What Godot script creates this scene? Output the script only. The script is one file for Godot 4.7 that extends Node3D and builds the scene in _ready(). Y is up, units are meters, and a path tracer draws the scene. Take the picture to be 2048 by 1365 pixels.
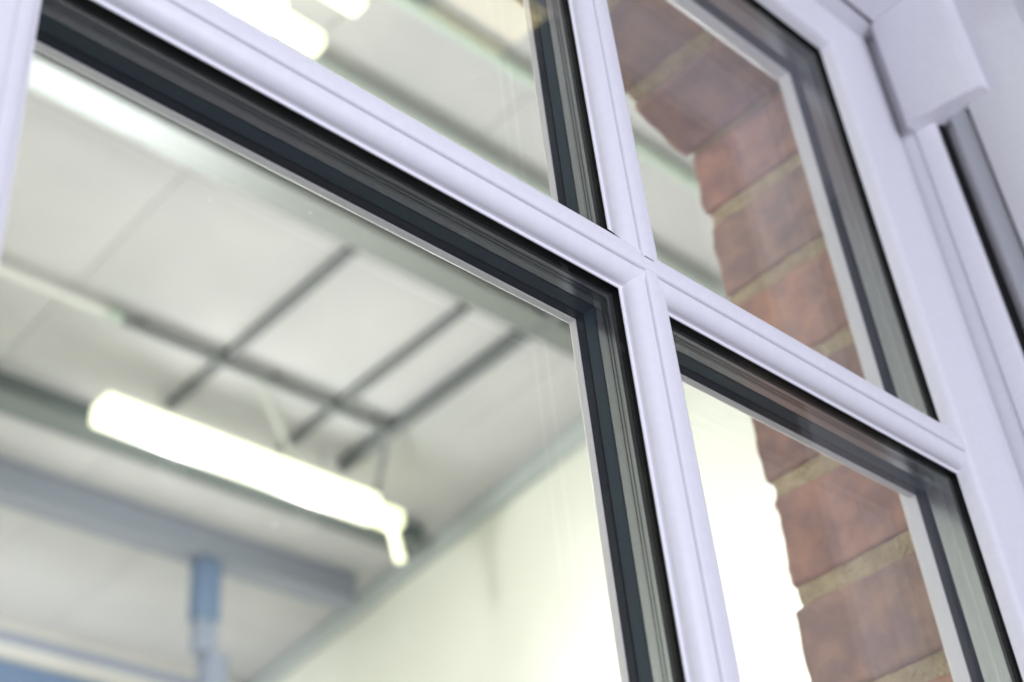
extends Node3D
# A white sliding sash window seen close up from below, looking through its double glazing into a lit workshop.
# x runs along the window to the right, y is up, z points from the window towards the viewer. Metres.

const BAR_HALF := 0.0146      # half width of a glazing bar
const SIGHT_X := 0.2545       # where the right stile meets the glass
const SIGHT_Y := 0.3315       # where the top rail meets the glass
const LEFT_X := -0.5592       # where the left stile meets the glass
const LOW_Y := -0.36          # where the bottom rail meets the glass
const BAR_X := [0.0, -0.3047]  # the two upright glazing bars
const CEIL := 3.0
const FLOOR := -2.4

var M := {}
var noise := FastNoiseLite.new()
var rng := RandomNumberGenerator.new()
var used := {}


func _ready() -> void:
	rng.seed = 7
	noise.seed = 11
	noise.noise_type = FastNoiseLite.TYPE_SIMPLEX
	noise.fractal_octaves = 3
	setup_camera()
	setup_light()
	materials()
	room()
	brick_wall()
	window_frame()
	window_sash()
	workshop()


func setup_camera() -> void:
	var c := Camera3D.new()
	c.name = "camera"
	add_child(c)
	c.transform = Transform3D(Basis(Vector3(0.73229759, -0.08937064, 0.67509491), Vector3(-0.35723591, 0.79357795, 0.49256121), Vector3(-0.57976094, -0.60186952, 0.54920882)), Vector3(-0.41288, -0.41504, 0.29996))
	c.fov = 26.402
	c.near = 0.05
	c.far = 60.0
	var a := CameraAttributesPhysical.new()
	a.frustum_focal_length = 51.163
	a.frustum_focus_distance = 0.652
	a.frustum_near = 0.05
	a.frustum_far = 60.0
	a.exposure_aperture = 7.2
	c.attributes = a
	c.current = true


func setup_light() -> void:
	var w := WorldEnvironment.new()
	w.name = "surroundings"
	var e := Environment.new()
	e.background_mode = Environment.BG_COLOR
	e.background_color = lin(0.05, 0.053, 0.068)
	e.tonemap_mode = Environment.TONE_MAPPER_LINEAR
	e.tonemap_exposure = 1.05
	e.sdfgi_enabled = true
	e.ssao_enabled = true
	e.ssil_enabled = true
	w.environment = e
	add_child(w)
	# the soft cool daylight of the viewer's side, coming from behind and to the left of the camera
	var l := AreaLight3D.new()
	l.name = "daylight_opening"
	l.area_size = Vector2(0.56, 0.5)
	l.light_color = Color(0.92, 0.925, 1.0)
	l.light_energy = 1.18
	l.area_range = 20.0
	l.shadow_enabled = true
	add_child(l)
	l.look_at_from_position(Vector3(-0.23, -0.08, 0.96), Vector3(0.0, 0.0, 0.0))


# ---------------------------------------------------------------- materials

func lin(r: float, g: float, b: float) -> Color:
	return Color(r, g, b).linear_to_srgb()


func mat(called: String, c: Color, rough := 0.5, metal := 0.0, spec := 0.5) -> StandardMaterial3D:
	var m := StandardMaterial3D.new()
	m.resource_name = called
	m.albedo_color = c
	m.roughness = rough
	m.metallic = metal
	m.metallic_specular = spec
	M[called] = m
	return m


func noise_tex(seed_: int, freq: float, lo: Color, hi: Color, octaves := 4, size := 512) -> NoiseTexture2D:
	var n := FastNoiseLite.new()
	n.seed = seed_
	n.noise_type = FastNoiseLite.TYPE_SIMPLEX_SMOOTH
	n.frequency = freq
	n.fractal_octaves = octaves
	var t := NoiseTexture2D.new()
	t.width = size
	t.height = size
	t.seamless = true
	t.noise = n
	var g := Gradient.new()
	g.offsets = PackedFloat32Array([0.25, 0.75])
	g.colors = PackedColorArray([lo, hi])
	t.color_ramp = g
	return t


func triplanar(m: StandardMaterial3D, scale_: float) -> void:
	m.uv1_triplanar = true
	m.uv1_world_triplanar = true
	m.uv1_scale = Vector3(scale_, scale_, scale_)


func materials() -> void:
	var w := mat("white_plastic", lin(0.78, 0.775, 0.80), 0.42, 0.0, 0.5)
	w.albedo_texture = noise_tex(3, 0.012, Color(0.985, 0.985, 0.985), Color(1, 1, 1))
	w.heightmap_enabled = true
	w.heightmap_texture = noise_tex(4, 0.08, Color.BLACK, Color.WHITE, 3)
	w.heightmap_scale = 0.0015
	triplanar(w, 22.0)
	mat("white_plastic_back", lin(0.78, 0.77, 0.76), 0.35)
	mat("gasket_rubber", lin(0.006, 0.006, 0.006), 0.75, 0.0, 0.2)
	mat("back_tape", lin(0.008, 0.010, 0.018), 0.5, 0.0, 0.2)
	mat("sealant", lin(0.034, 0.052, 0.066), 0.3, 0.0, 0.35)
	mat("spacer_metal", lin(0.44, 0.46, 0.49), 0.26, 1.0)
	mat("brush_pile", lin(0.02, 0.02, 0.02), 0.95, 0.0, 0.1)
	mat("track_grey", lin(0.42, 0.43, 0.45), 0.5)
	mat("dust", lin(0.75, 0.76, 0.75), 0.9)
	var g := mat("pane_glass", Color(0.93, 0.98, 0.96, 0.003), 0.0, 0.0, 0.35)
	g.transparency = BaseMaterial3D.TRANSPARENCY_ALPHA
	for i in 4:
		var t: Array = [[0.48, 0.262, 0.205], [0.41, 0.25, 0.205], [0.53, 0.285, 0.20], [0.43, 0.268, 0.215]][i]
		var b := mat("brick_%d" % i, Color.WHITE, 0.92, 0.0, 0.25)
		b.albedo_texture = noise_tex(20 + i, 0.012, lin(t[0] * 0.76, t[1] * 0.82, t[2] * 0.90), lin(t[0] * 1.10, t[1] * 1.13, t[2] * 1.05), 5)
		b.heightmap_enabled = true
		b.heightmap_texture = noise_tex(30 + i, 0.05, Color.BLACK, Color.WHITE, 4)
		b.heightmap_scale = 0.05
		triplanar(b, 5.0)
	var mo := mat("mortar", Color.WHITE, 0.95, 0.0, 0.2)
	mo.albedo_texture = noise_tex(41, 0.02, lin(0.49, 0.38, 0.225), lin(0.64, 0.52, 0.335), 5)
	mo.heightmap_enabled = true
	mo.heightmap_texture = noise_tex(42, 0.09, Color.BLACK, Color.WHITE, 4)
	mo.heightmap_scale = 0.15
	triplanar(mo, 6.0)
	var p := mat("ceiling_paint", Color.WHITE, 0.85)
	p.albedo_texture = noise_tex(51, 0.006, lin(0.445, 0.44, 0.445), lin(0.495, 0.49, 0.49), 3)
	triplanar(p, 0.35)
	var rw := mat("wall_paint", Color.WHITE, 0.8)
	rw.albedo_texture = noise_tex(52, 0.006, lin(0.80, 0.81, 0.72), lin(0.85, 0.86, 0.775), 3)
	triplanar(rw, 0.35)
	mat("floor_concrete", lin(0.022, 0.022, 0.023), 0.9)
	mat("galvanised", lin(0.20, 0.212, 0.205), 0.40, 0.8)
	mat("galvanised_pale", lin(0.45, 0.49, 0.48), 0.36, 0.6)
	mat("dark_steel", lin(0.11, 0.13, 0.125), 0.5, 0.2)
	mat("rail_dark", lin(0.12, 0.13, 0.13), 0.55)
	mat("beam_blue_grey", lin(0.21, 0.23, 0.275), 0.5)
	mat("conduit_pale", lin(0.42, 0.44, 0.41), 0.5)
	mat("conduit_green", lin(0.46, 0.54, 0.48), 0.5)
	mat("blue_paint", lin(0.125, 0.185, 0.30), 0.45)
	mat("pale_blue_paint", lin(0.25, 0.285, 0.38), 0.5)
	mat("tan_paint", lin(0.55, 0.54, 0.51), 0.6)
	mat("trunking_grey", lin(0.42, 0.46, 0.46), 0.45)
	var lamp := mat("lamp_diffuser", lin(0.85, 0.86, 0.80), 0.4)
	lamp.emission_enabled = true
	lamp.emission = Color(0.98, 1.0, 0.84)
	lamp.emission_energy_multiplier = 1.9
	var lc := mat("lamp_end", lin(0.8, 0.82, 0.7), 0.4)
	lc.emission_enabled = true
	lc.emission = Color(0.98, 1.0, 0.78)
	lc.emission_energy_multiplier = 1.7
	var lw := mat("lamp_warm", lin(0.8, 0.78, 0.6), 0.4)
	lw.emission_enabled = true
	lw.emission = Color(1.0, 0.93, 0.62)
	lw.emission_energy_multiplier = 1.15
	mat("lamp_housing", lin(0.75, 0.76, 0.72), 0.5)


# ---------------------------------------------------------------- building helpers

func numbered(called: String) -> String:
	if not used.has(called):
		used[called] = 0
		return called
	used[called] += 1
	return "%s_%03d" % [called, used[called]]


func thing(called: String, label: String, category: String, at := Vector3.ZERO, group := "") -> Node3D:
	var o := Node3D.new()
	o.name = numbered(called)
	add_child(o)
	o.position = at
	tag(o, label, category, group)
	return o


func tag(o: Node, label: String, category: String, group := "") -> void:
	o.set_meta("label", label)
	o.set_meta("category", category)
	if group != "":
		o.set_meta("group", group)


func put(called: String, mesh: Mesh, material: Material, parent: Node = null) -> MeshInstance3D:
	var o := MeshInstance3D.new()
	o.mesh = mesh
	o.material_override = material
	if parent == null:
		o.name = numbered(called)
		add_child(o)
	else:
		o.name = called
		parent.add_child(o, true)
	return o


func structure(called: String, mesh: Mesh, material: Material) -> MeshInstance3D:
	var o := put(called, mesh, material)
	o.set_meta("kind", "structure")
	return o


func tri(st: SurfaceTool, a: Vector3, b: Vector3, c: Vector3, na: Vector3, nb: Vector3, nc: Vector3) -> void:
	if (c - a).cross(b - a).dot(na + nb + nc) < 0.0:
		var t := b
		b = c
		c = t
		t = nb
		nb = nc
		nc = t
	st.set_normal(na)
	st.add_vertex(a)
	st.set_normal(nb)
	st.add_vertex(b)
	st.set_normal(nc)
	st.add_vertex(c)


func flat_quad(st: SurfaceTool, a: Vector3, b: Vector3, c: Vector3, d: Vector3, out: Vector3) -> void:
	var n := (b - a).cross(c - a).normalized()
	if n.dot(out) < 0.0:
		n = -n
	tri(st, a, b, c, n, n, n)
	tri(st, a, c, d, n, n, n)


# A closed outline pulled from one end to the other. lay(s, z, e) gives the place of the outline's point (s, z) at end e (0 or 1).
func pull(outline: PackedVector2Array, lay: Callable, smooth_below := 40.0) -> ArrayMesh:
	var st := SurfaceTool.new()
	st.begin(Mesh.PRIMITIVE_TRIANGLES)
	var n := outline.size()
	var turn := 1.0 if not Geometry2D.is_polygon_clockwise(outline) else -1.0
	var edge_n: Array[Vector2] = []
	for i in n:
		var d := (outline[(i + 1) % n] - outline[i]).normalized()
		edge_n.append(Vector2(d.y, -d.x) * turn)
	var dir_s: Vector3 = (lay.call(1.0, 0.0, 0) - lay.call(0.0, 0.0, 0))
	var dir_z: Vector3 = (lay.call(0.0, 1.0, 0) - lay.call(0.0, 0.0, 0))
	var along: Vector3 = lay.call(0.0, 0.0, 1) - lay.call(0.0, 0.0, 0)
	along = along.normalized()
	dir_s = (dir_s - along * dir_s.dot(along)).normalized()
	dir_z = (dir_z - along * dir_z.dot(along)).normalized()
	var limit := cos(deg_to_rad(smooth_below))
	for i in n:
		var j := (i + 1) % n
		var n0 := edge_n[i]
		var n1 := edge_n[i]
		var before := edge_n[(i + n - 1) % n]
		var after := edge_n[j]
		if before.dot(n0) > limit:
			n0 = (n0 + before).normalized()
		if after.dot(n1) > limit:
			n1 = (n1 + after).normalized()
		var a := dir_s * n0.x + dir_z * n0.y
		var b := dir_s * n1.x + dir_z * n1.y
		var p0: Vector3 = lay.call(outline[i].x, outline[i].y, 0)
		var p1: Vector3 = lay.call(outline[j].x, outline[j].y, 0)
		var q0: Vector3 = lay.call(outline[i].x, outline[i].y, 1)
		var q1: Vector3 = lay.call(outline[j].x, outline[j].y, 1)
		tri(st, p0, p1, q1, a, b, b)
		tri(st, p0, q1, q0, a, b, a)
	var caps := Geometry2D.triangulate_polygon(outline)
	for e in 2:
		var nn := along * (1.0 if e == 1 else -1.0)
		for k in range(0, caps.size(), 3):
			var v: Array[Vector3] = []
			for m in 3:
				v.append(lay.call(outline[caps[k + m]].x, outline[caps[k + m]].y, e))
			tri(st, v[0], v[1], v[2], nn, nn, nn)
	return st.commit()


func box_mesh(lo: Vector3, hi: Vector3) -> ArrayMesh:
	return pull(PackedVector2Array([Vector2(lo.x, lo.z), Vector2(hi.x, lo.z), Vector2(hi.x, hi.z), Vector2(lo.x, hi.z)]), func(s, z, e): return Vector3(s, lo.y if e == 0 else hi.y, z))


# A box whose edges are rounded by r: an eight-cornered outline with bevelled ends.
func soft_box(lo: Vector3, hi: Vector3, r: float, n := 6, rough := 0.0, freq := 30.0, turn := Transform3D.IDENTITY) -> ArrayMesh:
	var st := SurfaceTool.new()
	st.begin(Mesh.PRIMITIVE_TRIANGLES)
	st.set_smooth_group(0)
	var size := hi - lo
	var mid := (hi + lo) * 0.5
	var inner := size * 0.5 - Vector3(r, r, r)
	noise.frequency = freq
	for axis in 3:
		for side in [-1.0, 1.0]:
			var u := (axis + 1) % 3
			var v := (axis + 2) % 3
			var grid: Array = []
			for i in n + 1:
				var row: Array[Vector3] = []
				for j in n + 1:
					var p := Vector3.ZERO
					p[axis] = side * size[axis] * 0.5
					p[u] = spread(i, n, size[u], r)
					p[v] = spread(j, n, size[v], r)
					var c := Vector3(clampf(p.x, -inner.x, inner.x), clampf(p.y, -inner.y, inner.y), clampf(p.z, -inner.z, inner.z))
					var d := (p - c).normalized()
					p = mid + c + d * r
					var w := turn * p
					if rough > 0.0:
						w += (turn.basis * d) * noise.get_noise_3dv(w) * rough
					row.append(w)
				grid.append(row)
			var face_out := Vector3.ZERO
			face_out[axis] = side
			face_out = turn.basis * face_out
			for i in n:
				for j in n:
					var a: Vector3 = grid[i][j]
					var b: Vector3 = grid[i + 1][j]
					var c: Vector3 = grid[i + 1][j + 1]
					var d: Vector3 = grid[i][j + 1]
					if (c - a).cross(b - a).dot(face_out) < 0.0:
						var t := b
						b = d
						d = t
					for q in [a, b, c, a, c, d]:
						st.add_vertex(q)
	st.generate_normals()
	return st.commit()


func spread(i: int, n: int, size: float, r: float) -> float:
	# the outer two rows on each side lie in the rounding
	if i == 0:
		return -size * 0.5
	if i == n:
		return size * 0.5
	if i == 1:
		return -size * 0.5 + r * 0.55
	if i == n - 1:
		return size * 0.5 - r * 0.55
	return lerpf(-size * 0.5 + r, size * 0.5 - r, float(i - 2) / float(n - 4))


func round_outline(r: float, n := 16) -> PackedVector2Array:
	var o := PackedVector2Array()
	for i in n:
		o.append(Vector2(cos(TAU * i / n), sin(TAU * i / n)) * r)
	return o


func rod(a: Vector3, b: Vector3, r: float) -> ArrayMesh:
	var d := (b - a).normalized()
	var side := d.cross(Vector3.UP if absf(d.y) < 0.9 else Vector3.RIGHT).normalized()
	var up := side.cross(d)
	return pull(round_outline(r, 12), func(s, z, e): return (a if e == 0 else b) + side * s + up * z)


# ---------------------------------------------------------------- the setting

func room() -> void:
	# workshop floor, ceiling and walls; the right wall runs slightly askew
	structure("floor", box_mesh(Vector3(-4.2, FLOOR - 0.1, -6.3), Vector3(4.6, FLOOR, -0.05)), M.floor_concrete)
	var c := structure("ceiling", box_mesh(Vector3(-4.2, CEIL, -6.3), Vector3(4.6, CEIL + 0.1, -0.05)), M.ceiling_paint)
	var edges := [-4.0, -3.15, -2.3, -1.45, -0.6, 0.10, 0.74, 1.37, 2.03, 2.57, 3.12, 3.75]
	for i in edges.size() - 1:
		for zz in [[-0.2, -2.63], [-2.63, -4.16], [-4.16, -6.0]]:
			var x1: float = edges[i + 1] - 0.0018
			if i == edges.size() - 2:
				x1 = [3.26, 3.42, 3.60][[-0.2, -2.63, -4.16].find(zz[0])]
			var b := put("panel", soft_box(Vector3(edges[i] + 0.0018, CEIL - 0.012, zz[1] + 0.002), Vector3(x1, CEIL - 0.0005, zz[0] - 0.002), 0.002, 5), M.ceiling_paint, c)
			b.position.y = rng.randf_range(-0.0012, 0.0)
	structure("wall_far", box_mesh(Vector3(-4.2, FLOOR, -6.15), Vector3(4.6, CEIL, -6.02)), M.wall_paint)
	structure("wall_left", box_mesh(Vector3(-4.2, FLOOR, -6.02), Vector3(-4.05, CEIL, -0.15)), M.wall_paint)
	structure("wall_right", pull(PackedVector2Array([Vector2(3.25, -0.15), Vector2(3.40, -0.15), Vector2(4.02, -6.02), Vector2(3.87, -6.02)]), func(s, z, e): return Vector3(s, FLOOR if e == 0 else CEIL, z)), M.wall_paint)
	# the wall that holds the window, with an arched opening for the brickwork
	var w := CSGCombiner3D.new()
	w.name = "wall_front"
	w.set_meta("kind", "structure")
	var full := CSGBox3D.new()
	full.size = Vector3(8.6, CEIL - FLOOR, 0.092)
	full.position = Vector3(0.1, (CEIL + FLOOR) * 0.5, -0.098)
	full.material = M.wall_paint
	w.add_child(full)
	var hole := CSGPolygon3D.new()
	var o := PackedVector2Array([Vector2(-0.79, -0.46), Vector2(0.492, -0.46)])
	for i in 25:
		var t := deg_to_rad(lerpf(26.9, -26.9, i / 24.0))
		o.append(Vector2(-0.149 + sin(t) * 1.417, -0.84 + cos(t) * 1.417))
	hole.polygon = o
	hole.depth = 0.6
	hole.position.z = 0.2
	hole.operation = CSGShape3D.OPERATION_SUBTRACTION
	hole.material = M.wall_paint
	w.add_child(hole)
	add_child(w)


func brick_wall() -> void:
	var t := thing("brick_surround", "red brown brick reveal with sandy mortar and shallow brick arch behind the glass", "brickwork")
	var z0 := -0.148
	var z1 := -0.0525
	var joints := [0.3495, 0.284, 0.206, 0.128, 0.053, -0.023, -0.0975, -0.172, -0.247, -0.322, -0.397, -0.46]
	for side in 2:
		for i in joints.size() - 1:
			var top: float = joints[i] - (0.0 if i == 0 else 0.0068)
			var low: float = joints[i + 1] + 0.0068
			var push := rng.randf_range(-0.0018, 0.0018)
			var deep := rng.randf_range(-0.002, 0.002)
			var lo := Vector3(0.28 + push, low, z0 + deep)
			var hi := Vector3(0.487, top, z1)
			if side == 1:
				lo.x = -0.785
				hi.x = -0.578 + push
			put("brick", soft_box(lo, hi, 0.0042, 16, 0.0022, 34.0), M["brick_%d" % ((i * 3 + side) % 4)], t)
			if i > 0:
				var y: float = joints[i]
				var mlo := Vector3(0.2828, y - 0.0085, z0 + 0.0032)
				var mhi := Vector3(0.485, y + 0.0085, z1 - 0.001)
				if side == 1:
					mlo.x = -0.783
					mhi.x = -0.5808
				put("mortar_joint", soft_box(mlo, mhi, 0.002, 14, 0.0022, 60.0), M.mortar, t)
	# the arch: bricks on end, set out from the springing at each side
	var r := 1.26
	var step := 3.18
	var ang := 19.9
	for i in 13:
		var a := ang - step * (i + 0.5)
		if a < -ang + 0.5:
			break
		var tf := Transform3D(Basis(Vector3(0, 0, 1), -deg_to_rad(a)), Vector3(-0.149, -0.84, 0))
		var half := r * deg_to_rad(step) * 0.5 - 0.0055
		var deep := rng.randf_range(-0.002, 0.002)
		put("brick", soft_box(Vector3(-half, r + rng.randf_range(-0.001, 0.0015), z0 + deep), Vector3(half, r + 0.155, z1), 0.0042, 16, 0.0022, 34.0, tf), M["brick_%d" % ((i * 2 + 1) % 4)], t)
		var tj := Transform3D(Basis(Vector3(0, 0, 1), -deg_to_rad(ang - step * i)), Vector3(-0.149, -0.84, 0))
		put("mortar_joint", soft_box(Vector3(-0.0085, r + 0.003, z0 + 0.0032), Vector3(0.0085, r + 0.154, z1 - 0.001), 0.002, 14, 0.002, 60.0, tj), M.mortar, t)


# ---------------------------------------------------------------- the window

func window_frame() -> void:
	var t := thing("window_frame", "white plastic box frame with empty sash track and black brush seal", "window frame")
	var y0 := -0.46
	var y1 := 0.378
	# right jamb: its inner side carries the empty front track. Outline in x and z.
	var x := 0.318
	var jamb := PackedVector2Array([
		Vector2(x, -0.049), Vector2(x, 0.0085), Vector2(x - 0.0012, 0.0098), Vector2(x - 0.0012, 0.0222), Vector2(x - 0.0002, 0.0234), Vector2(x + 0.010, 0.0234), Vector2(x + 0.010, 0.0335),
		Vector2(x + 0.0035, 0.0345), Vector2(x + 0.0035, 0.0462), Vector2(x + 0.006, 0.0468), Vector2(x + 0.006, 0.0485), Vector2(x - 0.0008, 0.0495), Vector2(x - 0.002, 0.0512),
		Vector2(x - 0.002, 0.1035), Vector2(x + 0.06, 0.1035), Vector2(x + 0.06, -0.049)])
	var up := func(s, z, e): return Vector3(s, y0 if e == 0 else y1 + 0.06, z)
	var j := put("jamb", pull(jamb, up), M.white_plastic, t)
	put("brush_seal", box_mesh(Vector3(x + 0.004, y0, 0.0238), Vector3(x + 0.0098, y1, 0.0265)), M.brush_pile, j)
	put("track_strip", box_mesh(Vector3(x + 0.0018, y0, 0.0348), Vector3(x + 0.0034, y1, 0.0460)), M.track_grey, j)
	var mirror := PackedVector2Array()
	for p in jamb:
		mirror.append(Vector2(-0.3047 - p.x, p.y))
	var j2 := put("jamb", pull(mirror, up), M.white_plastic, t)
	put("brush_seal", box_mesh(Vector3(-0.3047 - x - 0.0098, y0, 0.0238), Vector3(-0.3047 - x - 0.004, y1, 0.0290)), M.brush_pile, j2)
	put("track_strip", box_mesh(Vector3(-0.3047 - x - 0.0034, y0, 0.0348), Vector3(-0.3047 - x - 0.0018, y1, 0.0460)), M.track_grey, j2)
	# head: outline in y and z, from jamb to jamb
	var y := y1
	var head := PackedVector2Array([
		Vector2(y, -0.049), Vector2(y, 0.0095), Vector2(y + 0.005, 0.0100), Vector2(y + 0.005, 0.0128), Vector2(y - 0.0015, 0.0132), Vector2(y - 0.0015, 0.1030), Vector2(y + 0.06, 0.1030), Vector2(y + 0.06, -0.049)])
	put("head", pull(head, func(s, z, e): return Vector3(-0.3047 - x if e == 0 else x, s, z)), M.white_plastic, t)
	# the stop at the top of the empty track: a wedge that stands out more at the back
	for side in 2:
		var o := PackedVector2Array([Vector2(x + 0.012, 0.0098), Vector2(0.3062, 0.0096), Vector2(0.3049, 0.0104), Vector2(0.3042, 0.0124), Vector2(0.3040, 0.034), Vector2(0.3048, 0.058), Vector2(0.3062, 0.0642), Vector2(0.3080, 0.0668), Vector2(0.3120, 0.0672), Vector2(x + 0.012, 0.0660)])
		if side == 1:
			var m := PackedVector2Array()
			for p in o:
				m.append(Vector2(-0.3047 - p.x, p.y))
			o = m
		put("sash_stop", pull(o, func(s, z, e): return Vector3(s, lerpf(0.2740, 0.2655, clampf((z - 0.010) / 0.05, 0.0, 1.0)) if e == 0 else y1 - 0.0018, z)), M.white_plastic, t)


func bar_outline() -> PackedVector2Array:
	# the moulded front of a glazing bar: flat nose, small quirk, quarter round, fillet; s across, z out
	var half: Array[Vector2] = [Vector2(0.0026, 0.0), Vector2(0.0034, -0.0002), Vector2(0.0039, -0.0007), Vector2(0.0041, -0.0014), Vector2(0.00435, -0.0023), Vector2(0.0046, -0.0023)]
	for i in 11:
		var a := lerpf(0.0, PI * 0.5, i / 10.0)
		half.append(Vector2(0.0049 + 0.0081 * sin(a), -0.0081 + 0.0067 * cos(a)))
	half.append(Vector2(0.0133, -0.0086))
	half.append(Vector2(0.0142, -0.0087))
	half.append(Vector2(BAR_HALF, -0.0090))
	half.append(Vector2(BAR_HALF, -0.0095))
	var o := PackedVector2Array()
	for p in half:
		o.append(p)
	half.reverse()
	for p in half:
		o.append(Vector2(-p.x, p.y))
	return o


func spacer_outline() -> PackedVector2Array:
	var o := PackedVector2Array()
	var half: Array[Vector2] = [Vector2(0.0131, -0.0157), Vector2(0.0139, -0.0162), Vector2(0.0139, -0.0183), Vector2(0.0131, -0.0184), Vector2(0.0131, -0.0187), Vector2(0.0139, -0.0188), Vector2(0.0139, -0.0200), Vector2(0.0131, -0.0201), Vector2(0.0131, -0.0204), Vector2(0.0139, -0.0205), Vector2(0.0139, -0.0252), Vector2(0.0128, -0.0258)]
	for p in half:
		o.append(p)
	half.reverse()
	for p in half:
		o.append(Vector2(-p.x, p.y))
	return o


func strip(h: float, za: float, zb: float) -> PackedVector2Array:
	return PackedVector2Array([Vector2(h, za), Vector2(h, zb), Vector2(-h, zb), Vector2(-h, za)])


func back_outline() -> PackedVector2Array:
	return PackedVector2Array([Vector2(0.0145, -0.0371), Vector2(0.0147, -0.0402), Vector2(0.0138, -0.0412), Vector2(0.0105, -0.0418), Vector2(0.0060, -0.0450), Vector2(0.0045, -0.0480), Vector2(-0.0045, -0.0480), Vector2(-0.0060, -0.0450), Vector2(-0.0105, -0.0418), Vector2(-0.0138, -0.0412), Vector2(-0.0147, -0.0402), Vector2(-0.0145, -0.0371)])


func bar_backing(b: Node, lay: Callable) -> void:
	put("gasket", pull(strip(0.0144, -0.0096, -0.0156), lay), M.gasket_rubber, b)
	put("spacer_bar", pull(spacer_outline(), lay), M.spacer_metal, b)
	put("sealant_strip", pull(strip(0.0137, -0.0259, -0.0322), lay), M.sealant, b)
	put("back_tape", pull(strip(0.0139, -0.0323, -0.0370), lay), M.back_tape, b)
	put("back_bar", pull(back_outline(), lay), M.white_plastic_back, b)


func window_sash() -> void:
	var t := thing("window_sash", "white double glazed sash with moulded glazing bars crossing between its panes", "window sash")
	# frame members, mitred at the corners; s runs outwards from the edge of the glass
	var member := PackedVector2Array([
		Vector2(0.0, -0.0096), Vector2(0.0, -0.0092), Vector2(0.0004, -0.0062), Vector2(0.0008, -0.0028), Vector2(0.0018, -0.0008), Vector2(0.0034, 0.0003), Vector2(0.006, 0.0006),
		Vector2(0.0450, 0.0006), Vector2(0.0462, 0.0004), Vector2(0.0472, -0.0004), Vector2(0.0484, -0.0007), Vector2(0.0590, -0.0008), Vector2(0.0605, -0.002), Vector2(0.0605, -0.0485),
		Vector2(0.0040, -0.0485), Vector2(0.0006, -0.0462), Vector2(0.0, -0.0445), Vector2(0.0, -0.0371), Vector2(0.012, -0.0371), Vector2(0.012, -0.0096)])
	var inner := [["gasket", PackedVector2Array([Vector2(0.0003, -0.0097), Vector2(0.0119, -0.0097), Vector2(0.0119, -0.0156), Vector2(0.0003, -0.0156)]), "gasket_rubber"],
		["spacer_bar", PackedVector2Array([Vector2(0.0008, -0.0157), Vector2(0.0118, -0.0157), Vector2(0.0118, -0.0300), Vector2(0.0008, -0.0300)]), "spacer_metal"],
		["back_tape", PackedVector2Array([Vector2(0.0009, -0.0301), Vector2(0.0119, -0.0301), Vector2(0.0119, -0.0370), Vector2(0.0009, -0.0370)]), "back_tape"]]
	var lays := [
		["stile", func(s, z, e): return Vector3(SIGHT_X + s, LOW_Y - s if e == 0 else SIGHT_Y + s * 0.75, z)],
		["stile", func(s, z, e): return Vector3(LEFT_X - s, LOW_Y - s if e == 0 else SIGHT_Y + s * 0.75, z)],
		["top_rail", func(s, z, e): return Vector3(LEFT_X - s if e == 0 else SIGHT_X + s, SIGHT_Y + s * 0.75, z)],
		["bottom_rail", func(s, z, e): return Vector3(LEFT_X - s if e == 0 else SIGHT_X + s, LOW_Y - s, z)]]
	for l in lays:
		var b := put(l[0], pull(member, l[1]), M.white_plastic, t)
		for i in inner:
			put(i[0], pull(i[1], l[1]), M[i[2]], b)
	# the cross bar runs through; the upright bars are cut round it
	var o := bar_outline()
	var across := func(s, z, e): return Vector3(LEFT_X - 0.0004 if e == 0 else SIGHT_X + 0.0004, s, z)
	var cross := put("glazing_bar", pull(o, across), M.white_plastic, t)
	bar_backing(cross, across)
	for bx in BAR_X:
		var x0: float = bx
		# above: a scribed end that leaves a thin open joint over the nose of the cross bar
		var above := func(s, z, e): return Vector3(x0 + s, SIGHT_Y + 0.0004 if e == 1 else (0.0043 if z > -0.0012 else 0.0046 + 1.75 * absf(z)), z - 0.00025)
		var below := func(s, z, e): return Vector3(x0 + s, LOW_Y - 0.0004 if e == 0 else -0.00405 - (0.00005 if z > -0.0012 else 0.0), z - 0.00025)
		var u := put("glazing_bar", pull(o, above), M.white_plastic, t)
		bar_backing(u, func(s, z, e): return Vector3(x0 + s, 0.0135 if e == 0 else SIGHT_Y + 0.0004, z - 0.00003))
		var d := put("glazing_bar", pull(o, below), M.white_plastic, t)
		bar_backing(d, func(s, z, e): return Vector3(x0 + s, LOW_Y - 0.0004 if e == 0 else -0.0135, z - 0.00003))
	# panes: two sheets of glass in each opening
	var xs := [[LEFT_X, BAR_X[1]], [BAR_X[1], BAR_X[0]], [BAR_X[0], SIGHT_X]]
	for i in 3:
		for k in 2:
			var x0: float = xs[i][0] + (-0.0001 if i == 0 else 0.0145)
			var x1: float = xs[i][1] + (0.0001 if i == 2 else -0.0145)
			var y0 := LOW_Y - 0.0001 if k == 0 else 0.0145
			var y1 := -0.0145 if k == 0 else SIGHT_Y + 0.0001
			put("pane", box_mesh(Vector3(x0, y0, -0.0155), Vector3(x1, y1, -0.0118)), M.pane_glass, t)
			put("pane", box_mesh(Vector3(x0, y0, -0.0364), Vector3(x1, y1, -0.0326)), M.pane_glass, t)
	# a few specks of dust on the front of the glass
	for s in [[-0.1807, -0.0591, 0.0006], [-0.2219, -0.0758, 0.0005], [-0.1945, -0.192, 0.0005], [-0.0856, 0.074, 0.0004]]:
		put("dust_speck", soft_box(Vector3(s[0] - s[2], s[1] - s[2] * 0.8, -0.0119), Vector3(s[0] + s[2], s[1] + s[2] * 0.8, -0.0116), 0.00012, 5), M.dust, t)


# ---------------------------------------------------------------- the workshop beyond the glass

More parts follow.
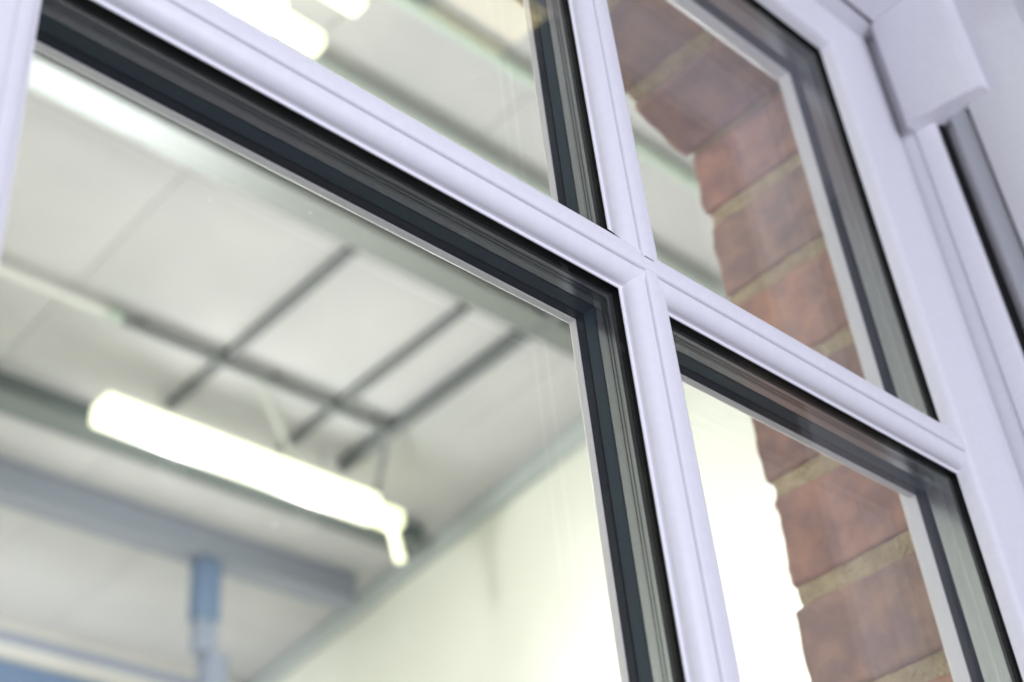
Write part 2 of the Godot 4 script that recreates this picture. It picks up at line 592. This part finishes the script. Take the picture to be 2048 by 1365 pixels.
func beam(called: String, label: String, material: Material, x0: float, x1: float, y0: float, z0: float, z1: float, group := "") -> Node3D:
	# a channel section: web, and flanges that stand a little proud
	var f := 0.012
	var o := PackedVector2Array([Vector2(y0, z0), Vector2(y0, z1), Vector2(CEIL - 0.0140, z1), Vector2(CEIL - 0.0140, z0), Vector2(CEIL - 0.0140 - f, z0), Vector2(CEIL - 0.0140 - f, z0 - 0.012), Vector2(y0 + f, z0 - 0.012), Vector2(y0 + f, z0)])
	var m := put(called, pull(o, func(s, z, e): return Vector3(x0 if e == 0 else x1, s, z)), material)
	tag(m, label, "beam", group)
	return m


func ceiling_light(label: String, x0: float, x1: float, y: float, zs: Array, width: float, height: float, energy: float, tail := false, hung := true) -> void:
	var t := thing("ceiling_light", label, "light", Vector3((x0 + x1) * 0.5, y, zs[0]), "fluorescent lights under the workshop ceiling")
	var h := (x1 - x0) * 0.5
	for zz in zs:
		var z: float = zz - zs[0]
		var hw := width * 0.5
		var o := PackedVector2Array()
		for i in 13:
			var a := lerpf(PI, TAU, i / 12.0)
			o.append(Vector2(cos(a) * hw, sin(a) * height * 0.45))
		o.append(Vector2(hw * 0.9, height * 0.5))
		o.append(Vector2(-hw * 0.9, height * 0.5))
		put("diffuser", pull(o, func(s, q, e): return Vector3(-h if e == 0 else h, q, z + s)), M.lamp_diffuser, t)
		put("housing", box_mesh(Vector3(-h * 0.98, height * 0.5 + 0.002, z - hw * 0.7), Vector3(h * 0.98, height * 0.5 + 0.03, z + hw * 0.7)), M.lamp_housing, t)
		put("end_cap", soft_box(Vector3(h + 0.004, -height * 0.33, z - hw * 0.62), Vector3(h + 0.15, height * 0.36, z + hw * 0.62), 0.012), M.lamp_end, t)
		for sx in ([-0.6, 0.6] if hung else []):
			put("hanger", rod(Vector3(h * sx, height * 0.5 + 0.03, z), Vector3(h * sx, CEIL - y - 0.0138, z), 0.006), M.conduit_pale, t)
		for sx in ([] if hung else [-0.8, 0.8]):
			put("stand", rod(Vector3(h * sx, FLOOR - y + 0.002, z), Vector3(h * sx, height * 0.5 + 0.028, z + hw * 0.9), 0.012), M.conduit_pale, t)
	if tail:
		put("cable_tail", rod(Vector3(h + 0.11, -height * 0.30, 0.0), Vector3(h + 0.14, -height * 0.30 - 0.16, 0.01), 0.019), M.lamp_end, t)
	for k in 2:
		var l := OmniLight3D.new()
		l.name = "glow"
		l.light_color = Color(0.985, 0.99, 1.0)
		l.light_energy = energy
		l.light_size = 0.06
		l.omni_range = 14.0
		l.omni_attenuation = 2.0
		l.shadow_enabled = true
		l.position = Vector3(h * (k - 0.5), -height * 0.5 - 0.07, 0)
		t.add_child(l, true)


func workshop() -> void:
	ceiling_light("single tube light glowing white below the dark track, cable hanging from its end", 1.69, 2.97, 2.76, [-3.83], 0.125, 0.115, 0.2, true)
	ceiling_light("twin tube light glowing white above the cross bar of the sash", -0.25, 1.135, 2.79, [-1.93, -1.74], 0.10, 0.09, 0.2)
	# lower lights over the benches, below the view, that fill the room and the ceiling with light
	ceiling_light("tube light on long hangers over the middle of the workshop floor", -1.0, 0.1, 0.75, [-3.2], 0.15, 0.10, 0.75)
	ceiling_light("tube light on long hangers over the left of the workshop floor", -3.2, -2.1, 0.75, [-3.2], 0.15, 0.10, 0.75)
	ceiling_light("tube light on two floor stands near the pale right wall", 1.1, 2.3, 0.75, [-4.25], 0.17, 0.10, 6.0, false, false)
	beam("steel_beam", "galvanised beam with a bright sheen just under the cross bar of the sash", M.galvanised, -4.0, 3.4, 2.93, -2.57, -2.69)
	beam("steel_beam", "dark green grey beam behind the single tube light", M.dark_steel, -4.0, 3.5, 2.90, -4.09, -4.23)
	beam("steel_beam", "dark blue grey beam that carries the hanging blue post", M.beam_blue_grey, -4.0, 3.52, 2.84, -4.62, -4.75)
	# rails along the ceiling
	for r in [["short dark ceiling rail ending at the single tube light", 2.03, -2.73, -3.92], ["dark ceiling rail crossing the track between its two neighbours", 2.57, -2.75, -3.92], ["dark ceiling rail closest to the pale right wall", 2.84, -2.15, -3.86]]:
		var x: float = r[1]
		var za: float = r[2]
		var zb: float = r[3]
		var d := 0.042 if x < 2.8 else 0.078   # the last rail hangs below the galvanised beam
		var m := put("ceiling_rail", pull(PackedVector2Array([Vector2(-0.02, CEIL - 0.014), Vector2(0.02, CEIL - 0.014), Vector2(0.02, CEIL - d + 0.007), Vector2(0.009, CEIL - d), Vector2(-0.009, CEIL - d), Vector2(-0.02, CEIL - d + 0.007)]), func(s, y, e): return Vector3(x + s, y, za if e == 0 else zb)), M.rail_dark)
		tag(m, r[0], "rail", "dark rails across the workshop ceiling")
	var tr := thing("lighting_track", "dark track under the ceiling rails, its left length pale", "track", Vector3(1.55, 2.955, -3.52))
	put("track_length", rod(Vector3(0, 0, 0), Vector3(1.30, 0, 0), 0.02), M.rail_dark, tr)
	put("track_length", rod(Vector3(-3.0, 0, 0), Vector3(-0.005, 0, 0), 0.014), M.lamp_housing, tr)
	put("coupling", rod(Vector3(-0.03, 0, 0), Vector3(0.03, 0, 0), 0.021), M.conduit_green, tr)
	for x in [0.1, 0.7, 1.2]:
		put("clip", box_mesh(Vector3(x, 0.012, -0.01), Vector3(x + 0.02, CEIL - 2.955 - 0.0138, 0.01)), M.rail_dark, tr)
	put("bracket", rod(Vector3(1.27, -0.01, 0), Vector3(1.42, -0.125, -0.27), 0.013), M.rail_dark, tr)
	put("bracket", rod(Vector3(0.62, -0.01, 0), Vector3(1.02, -0.125, -0.29), 0.011), M.conduit_pale, tr)
	var c1 := put("conduit", rod(Vector3(-3.9, 2.962, -1.755), Vector3(3.3, 2.962, -1.755), 0.02), M.conduit_green)
	tag(c1, "thin greenish conduit along the ceiling above the twin tube light", "conduit")
	var c2 := put("conduit", rod(Vector3(-3.9, 2.955, -2.10), Vector3(3.3, 2.955, -2.10), 0.026), M.galvanised_pale)
	tag(c2, "shiny metal conduit along the ceiling next to the twin tube light", "conduit")
	# the post under the blue grey beam
	var p := thing("hanging_post", "blue post hanging from the blue grey beam, pale below", "post", Vector3(2.715, 2.838, -4.69))
	put("upper_length", soft_box(Vector3(-0.058, -0.29, -0.04), Vector3(0.058, 0.0, 0.04), 0.006), M.blue_paint, p)
	put("lower_length", soft_box(Vector3(-0.046, -0.44, -0.034), Vector3(0.05, -0.2905, 0.034), 0.006), M.pale_blue_paint, p)
	put("foot_bracket", soft_box(Vector3(0.0, -0.62, -0.05), Vector3(0.10, -0.441, 0.05), 0.01), M.pale_blue_paint, p)
	# trunking in the corner of ceiling and right wall
	var k := put("cable_trunking", pull(PackedVector2Array([Vector2(-0.075, -0.003), Vector2(-0.075, -0.06), Vector2(-0.07, -0.068), Vector2(-0.008, -0.068), Vector2(-0.008, -0.003)]), func(s, y, e): return Vector3((3.25 if e == 0 else 3.866) + s, CEIL + y, -0.16 if e == 0 else -6.0)), M.trunking_grey)
	tag(k, "grey trunking along the top of the pale right wall", "trunking")
	# a square lamp over the viewer's side, seen only as its mirror image in the upper pane
	var q := thing("panel_lamp", "square warm lamp on the near side, mirrored in the upper left pane", "light", Vector3(0.845, 1.62, 0.775))
	put("lamp_face", soft_box(Vector3(-0.09, -0.012, -0.085), Vector3(0.09, 0.0, 0.085), 0.004), M.lamp_warm, q)
	put("tray", soft_box(Vector3(-0.092, 0.0005, -0.087), Vector3(0.092, 0.03, 0.087), 0.006), M.lamp_housing, q)
	put("cord", rod(Vector3(0, 0.03, 0), Vector3(0, 0.6, 0), 0.004), M.lamp_housing, q)
	var ql := AreaLight3D.new()
	ql.name = "glow"
	ql.area_size = Vector2(0.17, 0.16)
	ql.light_color = Color(1.0, 0.93, 0.74)
	ql.light_energy = 0.01
	ql.area_range = 6.0
	ql.shadow_enabled = true
	ql.position = Vector3(0, -0.02, 0)
	ql.rotation_degrees.x = -90
	q.add_child(ql)
	# roller shutter box high on the far wall
	var s := thing("roller_shutter", "roller shutter box with blue edges high on the far wall", "shutter", Vector3(1.0, 2.5, -6.0))
	put("head_box", soft_box(Vector3(-3.0, 0.264, 0.0), Vector3(2.72, 0.49, 0.10), 0.01), M.tan_paint, s)
	put("edge_trim", box_mesh(Vector3(-3.0, 0.365, 0.1003), Vector3(2.72, 0.415, 0.106)), M.pale_blue_paint, s)
	put("guide_rail", box_mesh(Vector3(-3.0, 0.05, 0.0), Vector3(2.72, 0.262, 0.12)), M.blue_paint, s)
	for i in 14:
		put("slat", soft_box(Vector3(-2.95, -0.02 - 0.12 * i - 0.114, 0.01), Vector3(2.68, -0.02 - 0.12 * i, 0.035), 0.008), M.tan_paint, s)
